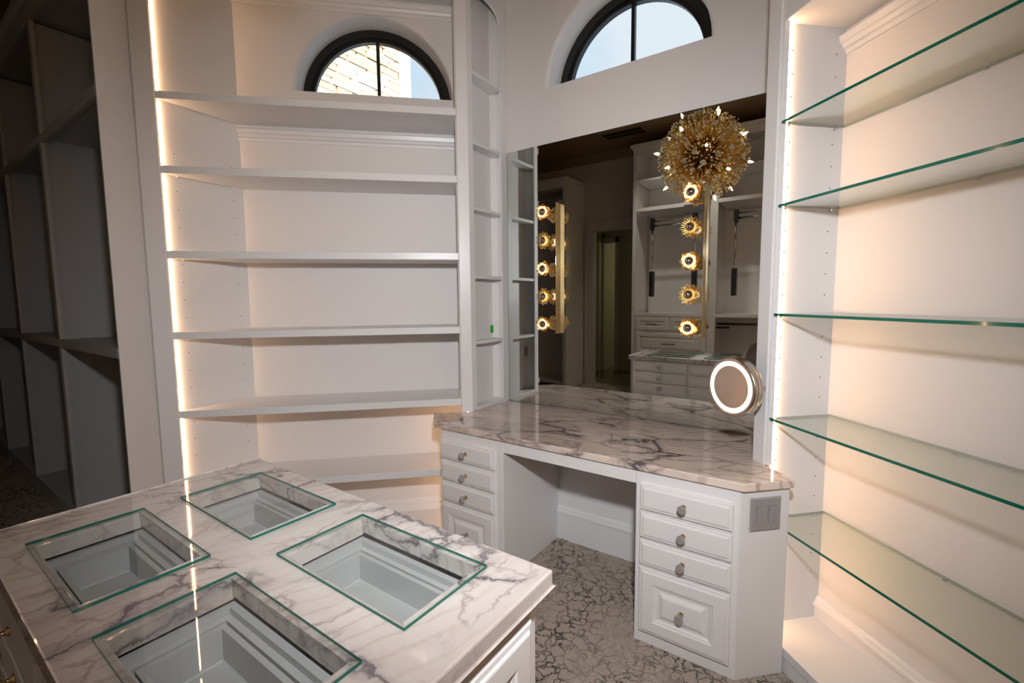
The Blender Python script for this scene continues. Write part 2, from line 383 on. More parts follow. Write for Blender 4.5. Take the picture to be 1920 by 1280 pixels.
# short fuzzy pile on the stretch of carpet the camera looks down on
rp_ = random.Random(3); pv3 = []; pf3 = []
for i in range(70000):
    x, y = rp_.uniform(-1.15, .75), rp_.uniform(-1.95, -.10)
    a, h = rp_.uniform(0, 2*PI), rp_.uniform(.004, .010); w = .0022; lx_, ly_ = rp_.uniform(-.006, .006), rp_.uniform(-.006, .006)
    k = len(pv3); pv3 += [(x - w*math.cos(a), y - w*math.sin(a), 0), (x + w*math.cos(a), y + w*math.sin(a), 0), (x + lx_, y + ly_, h)]; pf3.append((k, k+1, k+2))
me = bpy.data.meshes.new('carpet_pile'); me.from_pydata(pv3, [], pf3); me.materials.append(M['carpet'])
o = bpy.data.objects.new('carpet_pile', me); COL.objects.link(o); o['kind'] = 'stuff'; o.parent = bpy.data.objects['floor']

# ------------------------------------------------------------------ drawers, knobs and doors
def knob(parent, x, y, z, scale=1.):
    b = MB(); s = scale
    b.mi = 0; b.lathe([(.0105*s, 0), (.0105*s, .003*s), (.006*s, .006*s), (.005*s, .016*s), (.0085*s, .019*s), (.0085*s, .022*s)], 14, 'Y')
    b.mi = 1; b.lathe([(.0075*s, .021*s), (.0150*s, .026*s), (.0172*s, .032*s), (.0150*s, .039*s), (.0095*s, .044*s), (.001*s, .0452*s)], 10, 'Y', smooth=False)
    return b.build('knob', [M['brass'], M['crystal']], parent, (x, y, z))
EDGE = [(0, 0), (0, .013), (.003, .0155), (.012, .0165), (.015, .0205), (.018, .0215)]
def drawer(parent, cx, cz, w, h, y, rz=0., panel=False, kn=True, name='drawer', matl=None, knob_scale=1.):
    b = MB(); r = list(EDGE)
    if panel:
        r += [(.058, .0215), (.061, .0165), (.067, .0160), (.074, .0105), (.084, .0105), (.100, .0195), (.103, .0205)]
    b.rings(0, 0, w, h, 0, r)
    o = b.build(name, matl or M['paint'], parent, (cx, y, cz), rz)
    if kn: knob(o, 0, -.0213, 0, knob_scale)
    return o

# ------------------------------------------------------------------ vanity desk
CTZ, CTT = .7748, .032
PV = .655
van = thing('vanity_desk', 'white painted kneehole vanity desk with two banks of drawers under the wall mirror', 'desk', (-.467, -.35, 0))
O = (-.467, -.35, 0)
ZT = CTZ - CTT
def uvp(pts): return [(u, -v) for u, v in pts]
lp = [(-1.205, PV)] + [(lambda q: (q[0], -q[1]))(W(-1.3150, .565)), (lambda q: (q[0], -q[1]))(W(-1.175, .565))] + [(-1.222, .02), (-.786, .02), (-.786, PV)]
b = MB(); b.prism(uvp(lp), 0, ZT); b.build('pedestal', M['paint'], van, off=O, bevel=.0025)
rp = [(-.103, PV), (.288, PV)] + [(lambda q: (q[0], -q[1]))(W(-.0575, -.667)), (lambda q: (q[0], -q[1]))(W(-.0575, -.462))] + [(.280, .02), (-.103, .02)]
b = MB(); b.prism(uvp(rp), 0, ZT); b.build('pedestal', M['paint'], van, off=O, bevel=.0025)
b = MB(); b.box(-.786, -.103, -PV, -PV + .02, .683, ZT); b.build('apron', M['paint'], van, off=O)
b = MB(); b.box(-.786, -.103, -.095, -.075, 0, ZT); b.build('back_panel', M['paint'], van, off=O)
BB = [(0, 0), (.014, 0), (.014, .158), (.020, .162), (.020, .174), (.012, .180), (.010, .192), (.004, .202), (0, .204)]
b = MB(); b.sweep(BB, (-.786, -.095), (-.103, -.095), (0, -1)); b.build('baseboard', M['paint'], van, off=O)
for cx, w in ((-1.0165, .366), (.0940, .348)):
    for z0, z1 in ((.585, .690), (.467, .573), (.350, .456)):
        drawer(van, cx - O[0], (z0+z1)/2, w, z1-z0, -PV - O[1])
    drawer(van, cx - O[0], (.058+.338)/2, w, .280, -PV - O[1], panel=True)

ct = [(-1.249, .669), (.3003, .669), (.4469, .5218), (.3348, .4098), (.330, .004), (-1.2185, .004), (-1.2185, .371), (-1.266, .416), (-1.397, .521)]
b = MB(); b.prism(uvp([(u + .467, v - .35) for u, v in ct]), 0, CTT)
o = b.build('vanity_countertop', M['marble_vanity'], loc=(-.467, -.35, CTZ - CTT), bevel=.004)
tag(o, 'brown veined marble countertop with clipped corners on the vanity desk', 'countertop')

# double rocker switch on the clipped right end of the vanity
sx, sy = W(-.160, -.672)
sw = thing('light_switch', 'grey double rocker light switch on the right end of the vanity desk', 'switch', (sx, sy, .649), PI/4)
b = MB(); b.rings(0, 0, .122, .124, 0.002, [(0, 0), (0, .004), (.004, .007)]); b.build('cover_plate', M['greyplate'], sw)
for k in (-.023, .023):
    b = MB(); b.rings(k, 0, .035, .068, -.0045, [(0, 0), (0, .002), (.002, .001), (.0025, .0035)]); b.face([(k-.015, -.0105, .031), (k+.015, -.0105, .031), (k+.015, -.0072, -.031), (k-.015, -.0072, -.031)])
    b.build('rocker', M['greyplate'], sw)
b = MB()
for k in (-.023, .023):
    for zz in (-.048, .048): b = MB(); b.lathe([(.003, .0), (.003, .0015), (.001, .002)], 10, 'Y', (k, -.005, zz)); b.build('screw', M['greyplate'], sw)

# ------------------------------------------------------------------ wall mirror
b = MB(); b.box(-1.2165, .279, 0, .006, 0, 2.363 - CTZ)
o = b.build('wall_mirror', M['mirror'], loc=(0, 0, CTZ)); tag(o, 'large frameless wall mirror standing on the marble vanity top', 'mirror')

# ------------------------------------------------------------------ corner shelf towers at both ends of the mirror
UM = -.4668
TOPZ = 3.45
def tower(label, mirrored):
    sgn = -1 if mirrored else 1
    def u(x): return (2*UM - x) if mirrored else x
    t = thing('corner_shelf_tower', label, 'shelf', (u(-1.27), -.2, CTZ)); o = (u(-1.27), -.2, CTZ)
    def pr(mb, pts, z0, z1): mb.prism([(u(a), -v) for a, v in pts], z0, z1)
    A, Bp = (-1.2185, .371), (-1.263, .4155)
    # front stile, in the plane of the neighbouring bay
    b = MB(); pr(b, [A, Bp, (-1.277, .4014), (-1.2305, .355), (-1.2305, .3265), (-1.2185, .3265)], CTZ, TOPZ); b.build('front_stile', M['paint'], t, off=o, bevel=.0015)
    b = MB(); pr(b, [(-1.2185, .055), (-1.2185, .006), (-1.2325, .006), (-1.2325, .055)], CTZ, TOPZ); b.build('rear_stile', M['paint'], t, off=o, bevel=.0015)
    b = MB(); pr(b, [(-1.2185, .3265), (-1.2185, .055), (-1.2325, .055), (-1.2325, .3265)], CTZ, .795); b.build('bottom_rail', M['paint'], t, off=o)
    # arched head
    b = MB(); v0, v1, zc, ri, n = .055, .3265, 3.10, .085, 16
    for uu in (-1.2185, -1.2325):
        for i in range(n):
            a0, a1 = PI*i/n, PI*(i+1)/n
            c0, c1 = [((v0+v1)/2 + (v1-v0)/2*math.cos(a), zc + ri*math.sin(a)) for a in (a0, a1)]
            b.face([(u(uu), -c0[0], c0[1]), (u(uu), -c1[0], c1[1]), (u(uu), -c1[0], TOPZ), (u(uu), -c0[0], TOPZ)])
    b.grid([[(u(uu), -((v0+v1)/2 + (v1-v0)/2*math.cos(PI*i/n)), zc + ri*math.sin(PI*i/n)) for i in range(n+1)] for uu in (-1.2185, -1.2325)])
    b.build('arched_head', M['paint'], t, off=o)
    F = (-1.318, .0135)
    b = MB(); pr(b, [(-1.277, .4014), F, (F[0]-.012, F[1]), (-1.289, .4)], CTZ, TOPZ); b.build('side_panel', M['paint'], t, off=o)
    b = MB(); pr(b, [F, (-1.2325, .0130), (-1.2325, .006), (F[0]-.012, .006)], CTZ, TOPZ); b.build('back_panel', M['paint'], t, off=o)
    tri = [(-1.2315, .350), (-1.2735, .392), (-1.3155, .0140), (-1.2315, .0140)]
    b = MB(); pr(b, tri, CTZ + .001, .794); b.build('bottom_panel', M['paint'], t, off=o)
    b = MB(); pr(b, tri, TOPZ - .03, TOPZ - .01); b.build('top_panel', M['paint'], t, off=o)
    for z in (2.745, 2.358, 1.985, 1.587, 1.194):
        b = MB(); pr(b, [(-1.2225, .3245), (-1.2315, .349), (-1.2735, .391), (-1.3155, .0140), (-1.2225, .0575)], z - .019, z); b.build('shelf', M['paint'], t, off=o, bevel=.001)
    return t
tower('tall narrow white shelf tower with arched head at left of the wall mirror', False)
tower('white shelf tower standing edge on at the right end of the wall mirror', True)

# outlet inside the left tower, seen only in the mirror, and a scrap of green tape
pv_ = lambda v: -1.277 - (.4014 - v)*(.041/.3879)
ang = math.atan2(.041, .3879)
ol = thing('power_outlet', 'white power outlet plate inside the left shelf tower, seen reflected in the mirror', 'outlet', (pv_(.300) + .001, -.300, 1.068), PI/2 + ang)
b = MB(); b.rings(0, 0, .078, .126, 0, [(0, 0), (0, .004), (.004, .007)]); b.build('cover_plate', M['whiteplate'], ol)
b = MB(); b.rings(0, 0, .034, .068, -.006, [(0, 0), (0, .003), (.002, .004)]); b.build('socket_face', M['greyplate'], ol)
b = MB()
for zz in (-.018, .018):
    for k in (-.006, .006): b = MB(); b.box(k-.001, k+.001, -.0108, -.0098, zz-.004, zz+.004); b.build('socket_slot', M['blackplastic'], ol)
b = MB()
pts = [(-.021, -.020), (-.007, -.026), (.020, -.024), (.022, .015), (.013, .027), (-.008, .023), (-.024, .016), (-.018, .0)]
b.face([(x, -.0035 - .002*math.sin(7*x*60), z) for x, z in pts]); b.face([(x, -.0020, z) for x, z in pts][::-1])
b.grid([[(x, -.0035 - .002*math.sin(7*x*60), z) for x, z in pts], [(x, -.0020, z) for x, z in pts]], True)
o = b.build('tape_scrap', M['green'], loc=(pv_(.052), -.052, 1.25), rz=PI/2 + ang); tag(o, 'small scrap of bright green tape stuck inside the left shelf tower', 'tape')

# ------------------------------------------------------------------ left bay of white shelves
def unit_parent(name, label, cat, X, Y): 
    x, y = W(X, Y); return thing(name, label, cat, (x, y, 0), PI/4), (X, Y, 0)
PANEL_T = .018
lb, LO = unit_parent('shelf_bay', 'white built-in bay of painted shelves with warm strip lighting, left of the vanity', 'shelf', -1.93, .74)
dx, dy = -2.4332 - LX0, YB - YL
b = MB(); b.prism([(LX0 - .012, YL + .022), (LX0 + dx, YB - .001), (LX0 + dx - .02, YB - .001), (LX0 - .034, YL + .022)], 0, 3.30); b.build('side_panel', M['paint'], lb, off=LO)
b = MB(); b.box(-2.7995, LX0 - .001, YL, YL + .021, 0, TOPZ); b.build('stile', M['paint'], lb, off=LO, bevel=.0015)
ax = XYof(-2.1972, VC)
b = MB(); b.prism([XYof(-2.3859, 1.5731), XYof(-2.1972, VC), XYof(-2.2110, VC), XYof(-2.4000, 1.5745)], 0, TOPZ); b.build('return_panel', M['paint'], lb, off=LO)
LZ = [(2.507, .0376), (2.1412, .039), (1.7104, .039), (1.2868, .039), (.8619, .039), (.4428, .039)]
def lx(Y): return LX0 + dx*(Y - YL)/dy
for k, (z, th) in enumerate(LZ):
    b = MB(); poly = [(LX0 + .0005, YL), (-1.1905, YL), (-1.1905, YL + .047), (-1.1475, YL + .047), (-1.1475, YB - .002), (lx(YB - .002) + .002, YB - .002), (lx(YL + .024) + .002, YL + .024)]
    b.prism(poly, z - th, z); b.build('shelf', M['paint'], lb, off=LO, bevel=.0015)
b = MB(); b.prism([(LX0 + .0005, YL), (-1.1905, YL), (-1.1905, YL + .047), (-1.1475, YL + .047), (-1.1475, YB - .002), (lx(YB), YB - .002), (lx(YL+.024) + .002, YL + .024)], 0, .0598); b.build('base_deck', M['paint'], lb, off=LO)
b = MB(); b.sweep([(0, .0600), (.014, .0600), (.014, .100), (.020, .104), (.020, .114), (.012, .120), (.010, .130), (.003, .139), (0, .140)], (lx(YB) + .01, YB), (-1.147, YB), (0, -1)); b.build('baseboard', M['paint'], lb, off=LO)
CR = [(0, 2.379), (.006, 2.379), (.008, 2.396), (.018, 2.400), (.024, 2.414), (.032, 2.418), (.038, 2.440), (.030, 2.446), (.008, 2.448), (.006, 2.4690), (0, 2.4690)]
b = MB(); b.sweep(CR, (lx(YB) - .002, YB), (-1.147, YB), (0, -1)); b.build('crown_moulding', M['paint'], lb, off=LO)
b = MB(); b.sweep([(a, z + .762) for a, z in CR], (lx(YB) - .002, YB), (-1.147, YB), (0, -1)); b.build('crown_moulding', M['paint'], lb, off=LO)
b = MB(); b.prism([(LX0, YL), (-1.1905, YL), (-1.1905, YL+.047), (-1.147, YL+.047), (-1.147, YB), (lx(YB), YB)], 3.232, 3.27); b.build('top_panel', M['paint'], lb, off=LO)
b = MB(); b.box(LX0, -1.189, YL, YL + .02, 3.29, TOPZ); b.build('header', M['paint'], lb, off=LO)
b = MB(); b.box(-1.146, -1.134, YL + .046, YB - .001, 0, TOPZ); b.build('side_panel', M['paint'], lb, off=LO)
levels = [0.0598] + [z for z, t in LZ[::-1]] + [3.232]
lows = [z - t for z, t in LZ[::-1]] + [3.232]
for z0, z1 in zip(levels[:-1], lows):
    b = MB(); xx = LX0 - .006; b.box(xx + .002, xx + .0075, YL + .0225, YL + .0305, z0 + .003, z1 - .003); b.build('led_strip', M['led'], lb, off=LO)
    b = MB(); b.box(-1.155, -1.147, YL + .048, YL + .056, z0 + .003, z1 - .003); b.build('led_strip', M['led'], lb, off=LO)
def holes(pts):
    b = MB()
    for (p, n, r) in pts:
        n = Vector(n); a = n.orthogonal().normalized(); c = n.cross(a); p = Vector(p)
        b.face([p + n*.0006 + (a*math.cos(t*PI/3) + c*math.sin(t*PI/3))*r for t in range(6)])
    return b
nrm = Vector((dy, -dx, 0)).normalized()
hp = []
for Yf in (YL + .055, YB - .045):
    for i, z in enumerate([.60 + .095*k for k in range(18)]):
        if any(abs(z - zz) < .06 for zz, t in LZ): continue
        hp.append(((lx(Yf) + .0005, Yf, z), nrm, .0028))
hb = holes(hp); hb.build('pin_holes', M['hole'], lb, off=LO, kind='stuff')
b = MB()
for z, th in LZ[1:]:
    for Yf in (YL + .055, YB - .045):
        b.box(lx(Yf) + .0005, lx(Yf) + .014, Yf - .005, Yf + .005, z - th - .007, z - th - .0005)
b.build('shelf_pins', M['whiteplate'], lb, off=LO, kind='stuff')

# ------------------------------------------------------------------ right bay of glass shelves
rb, RO = unit_parent('glass_shelf_bay', 'white built-in bay of green edged glass shelves with warm strip lighting, right of the vanity', 'shelf', .09, -1.5)
b = MB(); b.box(XR + .022, XB - .001, YR0, YR0 + PANEL_T, 0, TOPZ); b.build('side_panel', M['paint'], rb, off=RO)
b = MB(); b.box(XR + .022, XB - .001, YR1 - PANEL_T, YR1, 0, TOPZ); b.build('side_panel', M['paint'], rb, off=RO)
b = MB(); b.box(XR, XR + .021, YR0 - .001, -.468, 0, CTZ - CTT - .001); b.build('stile', M['paint'], rb, off=RO, bevel=.0015)
b = MB(); b.box(XR - .0005, XR + .021, YR0 - .010, -.527, CTZ + .001, TOPZ); b.build('stile', M['paint'], rb, off=RO, bevel=.0015)
b = MB(); b.box(XR, XR + .021, YR1 - .07, YR1, 0, TOPZ); b.build('stile', M['paint'], rb, off=RO, bevel=.0015)
b = MB(); b.box(XR, XB - .001, YR1, YR0, .062, .100); b.build('base_deck', M['paint'], rb, off=RO, bevel=.002)
b = MB(); b.box(XR + .004, XR + .024, YR1, YR0, 0, .062); b.build('plinth', M['paint'], rb, off=RO)
b = MB(); b.sweep([(0, .100), (.014, .100), (.014, .145), (.022, .150), (.022, .162), (.014, .168), (.011, .180), (.004, .189), (0, .190)], (XB, YR1), (XB, YR0), (-1, 0)); b.build('baseboard', M['paint'], rb, off=RO)
b = MB(); b.sweep([(a, z - .026) for a, z in CR], (XB, YR1), (XB, YR0), (-1, 0)); b.build('crown_moulding', M['paint'], rb, off=RO)
b = MB(); b.box(XR, XB - .001, YR1, YR0 - .0005, 2.444, 2.510); b.build('fixed_shelf', M['paint'], rb, off=RO, bevel=.0015)
b = MB(); b.box(XR + .022, XB - .001, YR1, YR0, 3.20, 3.24); b.build('top_panel', M['paint'], rb, off=RO)
b = MB(); b.box(XR, XR + .02, YR1, YR0, 3.22, TOPZ); b.build('header', M['paint'], rb, off=RO)
GZ = [2.092, 1.788, 1.379, .970, .564]
for z in GZ:
    b = MB(); b.mi = 0; b.prism([(XR + .001, YR1 + .003), (XB - .006, YR1 + .003), (XB - .006, YR0 - .0115), (XR + .001, YR0 - .0115)], z - .0095, z, edge_mi=[2, 2, 2, 1])
    b.build('shelf', [M['glass'], M['glassedge'], M['backedge']], rb, off=RO, label='clear glass shelf with green edge')
b = MB()
for z in GZ:
    for X in (XR + .03, XB - .04):
        b.lathe([(.0035, 0), (.0035, .014)], 8, 'Y', (X, YR0 - .0005, z - .0135))
    for Y in (-1.00, -1.62, -2.24):
        b.box(XB - .012, XB - .001, Y - .005, Y + .005, z - .0125, z - .0100)
b.build('shelf_pins', M['chrome'], rb, off=RO, kind='stuff')
hp = []
for X in (XR + .045, XB - .045):
    for k in range(26):
        z = .30 + .082*k
        if any(abs(z - g) < .03 for g in GZ): continue
        hp.append(((X, YR0, z), (0, -1, 0), .0028))
holes(hp).build('pin_holes', M['hole'], rb, off=RO, kind='stuff')
for z0, z1 in ((.103, 2.441), (2.513, 3.197)):
    b = MB(); b.box(XR + .0225, XR + .0305, YR0 - .0085, YR0 - .0005, z0, z1); b.build('led_strip', M['led'], rb, off=RO)
    b = MB(); b.box(XR + .0225, XR + .0305, YR1 + .0005, YR1 + .0085, z0, z1); b.build('led_strip', M['led'], rb, off=RO)

# ------------------------------------------------------------------ island
IU0, IU1, IV0, IV1, IZ, IT = -1.049, .111, 1.701, 2.338, .908, .034
IC = ((IU0+IU1)/2, -(IV0+IV1)/2)
A0, A1, B0, B1, C0, C1, D0, D1 = -.898, -.507, -.396, -.001, 1.770, 1.987, 2.068, 2.284
hin = .014
def slab_with_wells(name, us, vs, wells, z0, z1, mats, **kw):
    """slab from a grid of cells, leaving the well cells open"""
    b = MB(); us = sorted(us); vs = sorted(vs)
    V = {}
    def vert(i, j, z):
        k = (i, j, z)
        if k not in V: V[k] = b.bm.verts.new((us[i], -vs[j], z))
        return V[k]
    solid = lambda i, j: 0 <= i < len(us)-1 and 0 <= j < len(vs)-1 and not any(w[0] - 1e-6 <= us[i] and us[i+1] <= w[1] + 1e-6 and w[2] - 1e-6 <= vs[j] and vs[j+1] <= w[3] + 1e-6 for w in wells)
    for i in range(len(us)-1):
        for j in range(len(vs)-1):
            if not solid(i, j): continue
            for z in (z0, z1): b.bm.faces.new([vert(*c, z) for c in ((i, j), (i+1, j), (i+1, j+1), (i, j+1))])
            for (di, dj, e) in ((-1, 0, ((i, j), (i, j+1))), (1, 0, ((i+1, j), (i+1, j+1))), (0, -1, ((i, j), (i+1, j))), (0, 1, ((i, j+1), (i+1, j+1)))):
                if not solid(i+di, j+dj): b.bm.faces.new([vert(*e[0], z0), vert(*e[1], z0), vert(*e[1], z1), vert(*e[0], z1)])
    return b.build(name, mats, **kw)
wells = [(a + hin, c + -hin, d + hin, e - hin) for a, c in ((A0, A1), (B0, B1)) for d, e in ((C0, C1), (D0, D1))]
us = [IU0, IU1] + [x for w in wells for x in w[:2]]; vs = [IV0, IV1] + [x for w in wells for x in w[2:]]
us = sorted(set(round(x, 5) for x in us)); vs = sorted(set(round(x, 5) for x in vs))
rel = lambda seq, c: [x - c for x in seq]
mw = [(w[0]-IC[0], w[1]-IC[0], w[2]+IC[1], w[3]+IC[1]) for w in wells]
itop = o = slab_with_wells('island_countertop', rel(us, IC[0]), rel(vs, -IC[1]), mw, 0, IT, M['marble_island'], loc=(IC[0], IC[1], IZ - IT), bevel=.004)
tag(o, 'white veined marble island top with four glazed display openings', 'countertop')
for (a, c, d, e, lab) in ((A0, A1, C0, C1, 'glass lid at the far left corner'), (A0, A1, D0, D1, 'glass lid at the near left corner'),
                          (B0, B1, C0, C1, 'glass lid nearest the vanity'), (B0, B1, D0, D1, 'glass lid lowest in the photo')):
    b = MB(); b.mi = 0; b.prism([(-(c-a)/2, -(e-d)/2), ((c-a)/2, -(e-d)/2), ((c-a)/2, (e-d)/2), (-(c-a)/2, (e-d)/2)], 0, .006, edge_mi=1)
    o = b.build('glass_lid', [M['tableglass'], M['paneedge']], itop, loc=((a+c)/2 - IC[0], -(d+e)/2 - IC[1], IT + .0006), label=lab)

isl = thing('island_cabinet', 'white painted island cabinet of shallow drawers under the marble top', 'cabinet', (IC[0], IC[1], 0)); IO = (IC[0], IC[1], 0)
ov = .026; iu0, iu1, iv0, iv1 = IU0 + ov + .004, IU1 - ov, IV0 + ov, IV1 - ov
ct_ = IZ - IT - .0005
b = MB()
for (x0, x1, v0, v1) in ((iu0, iu1, iv0, iv0 + .02), (iu0, iu1, iv1 - .02, iv1), (iu0, iu0 + .02, iv0 + .02, iv1 - .02), (iu1 - .02, iu1, iv0 + .02, iv1 - .02)):
    b.box(x0, x1, -v1, -v0, 0, ct_)
b.box(iu0 + .02, iu1 - .02, -iv1 + .02, -iv0 - .02, .70, .712); b.box(-.4690 - .012, -.4690 + .012, -iv1 + .02, -iv0 - .02, .712, ct_ - .02)
b.build('carcass', M['paint'], isl, off=IO, bevel=.0015)
# the display drawers that show through the glass: rim, walls and floor
for (a, c) in ((A0, A1), (B0, B1)):
    for (d, e) in ((C0, C1), (D0, D1)):
        x0, x1, y0, y1 = a + hin - .004, c - hin + .004, -e + hin - .004, -d - hin + .004
        t = ct_ - .010; rows = []
        for ins, z in ((0, .735), (0, t), (.014, t), (.014, t - .014), (.026, t - .014), (.026, t - .030), (.030, t - .030), (.030, t - .016), (.040, t - .016), (.042, .790), (.045, .7875)):
            rows.append([(x0+ins, y0+ins, z), (x1-ins, y0+ins, z), (x1-ins, y1-ins, z), (x0+ins, y1-ins, z)])
        b = MB(); vsx = b.grid(rows, True); b.bm.faces.new(vsx[-1]); b.bm.faces.new(vsx[0])
        b.build('display_drawer', M['trayline'], isl, off=IO)
for k, u0 in enumerate((-.997, -.503)):
    w = .472 if k == 0 else .560
    for z0, z1 in ((.772, .862), (.672, .762), (.572, .662), (.40, .555), (.22, .385), (.06, .205)):
        drawer(isl, u0 + w/2 - IO[0], (z0+z1)/2, w, z1-z0, -iv0 - IO[1], PI, knob_scale=.95)
        drawer(isl, u0 + w/2 - IO[0], (z0+z1)/2 - .018, w, z1-z0, -iv1 - IO[1], 0, knob_scale=.95)
drawer(isl, iu1 - IO[0], .445, iv1 - iv0 - .07, .78, 0, PI/2, panel=True, kn=False, name='end_panel')

# ------------------------------------------------------------------ closet row at far left
cl = thing('closet_row', 'dim row of open white hanging closets running away at far left', 'closet', (-4.2, -1.5, 0)); CO = (-4.2, -1.5, 0)
DV = [-3.30, -4.42, -5.54, -6.66]
ZM, ZT2, ZH = 1.2287, 2.422, 3.045
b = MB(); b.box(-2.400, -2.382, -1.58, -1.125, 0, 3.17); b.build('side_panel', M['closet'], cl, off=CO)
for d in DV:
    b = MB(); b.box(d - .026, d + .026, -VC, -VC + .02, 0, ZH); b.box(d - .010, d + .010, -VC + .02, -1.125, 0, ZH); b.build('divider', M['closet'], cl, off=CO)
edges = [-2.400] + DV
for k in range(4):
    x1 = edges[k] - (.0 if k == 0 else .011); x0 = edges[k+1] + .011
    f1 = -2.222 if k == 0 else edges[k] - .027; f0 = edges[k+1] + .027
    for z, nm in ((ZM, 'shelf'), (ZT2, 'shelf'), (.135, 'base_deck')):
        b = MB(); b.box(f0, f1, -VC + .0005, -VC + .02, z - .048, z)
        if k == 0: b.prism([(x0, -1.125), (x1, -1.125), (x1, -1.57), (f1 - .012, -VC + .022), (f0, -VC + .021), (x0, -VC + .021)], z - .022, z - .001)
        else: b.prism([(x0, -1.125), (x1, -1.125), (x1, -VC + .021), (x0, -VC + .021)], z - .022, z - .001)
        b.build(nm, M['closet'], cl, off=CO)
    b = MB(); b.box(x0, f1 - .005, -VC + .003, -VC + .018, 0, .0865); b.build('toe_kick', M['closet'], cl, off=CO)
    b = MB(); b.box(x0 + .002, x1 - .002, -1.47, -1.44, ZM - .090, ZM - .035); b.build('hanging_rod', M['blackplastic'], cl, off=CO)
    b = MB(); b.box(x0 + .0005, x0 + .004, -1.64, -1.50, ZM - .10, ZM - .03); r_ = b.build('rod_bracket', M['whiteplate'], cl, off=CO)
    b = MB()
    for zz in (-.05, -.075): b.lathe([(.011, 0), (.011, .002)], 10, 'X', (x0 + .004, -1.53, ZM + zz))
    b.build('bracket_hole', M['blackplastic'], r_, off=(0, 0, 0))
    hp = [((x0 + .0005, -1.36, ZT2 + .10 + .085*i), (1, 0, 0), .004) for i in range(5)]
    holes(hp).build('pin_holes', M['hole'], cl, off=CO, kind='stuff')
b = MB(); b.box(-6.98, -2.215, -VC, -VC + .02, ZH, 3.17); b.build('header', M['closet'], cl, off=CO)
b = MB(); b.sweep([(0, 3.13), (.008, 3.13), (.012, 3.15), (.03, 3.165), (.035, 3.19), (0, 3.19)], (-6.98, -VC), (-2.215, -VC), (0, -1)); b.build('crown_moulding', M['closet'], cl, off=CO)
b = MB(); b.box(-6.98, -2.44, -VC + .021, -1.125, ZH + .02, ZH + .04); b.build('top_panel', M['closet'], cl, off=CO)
for o in list(cl.children):
    for c in o.children:
        c.location = (-CO[0], -CO[1], 0)

# ------------------------------------------------------------------ wardrobe wall behind the camera (seen in the mirror)
VF = 4.05
wd = thing('wardrobe_wall', 'tall white built-in wardrobe with shelves, drawers and pull-down rods, seen in the mirror', 'wardrobe', (-.3, -4.35, 0)); WO = (-.3, -4.35, 0)
STL = [(-1.922, -1.873), (-.880, -.785), (.205, .300), (1.29, 1.385)]
yf, yb = -VF, -VB + .002
for a, c in STL:
    b = MB(); b.box(a, c, yf - .02, yf, 0, 3.53); b.box((a+c)/2 - .01 if a > -1.9 else a, (a+c)/2 + .01 if a > -1.9 else a + .02, yb, yf - .02, 0, 3.53); b.build('stile', M['paint'], wd, off=WO)
b = MB(); b.box(-1.958, 1.40, yb, yf + .035, 3.532, 3.58); b.build('cornice', M['paint'], wd, off=WO, bevel=.004)
b = MB(); b.box(-1.873, 1.29, yf - .02, yf, 3.44, 3.53); b.build('header', M['paint'], wd, off=WO)
b = MB(); b.box(-1.90, 1.38, yb, yb + .012, 0, 3.53); b.build('back_panel', M['paint'], wd, off=WO)
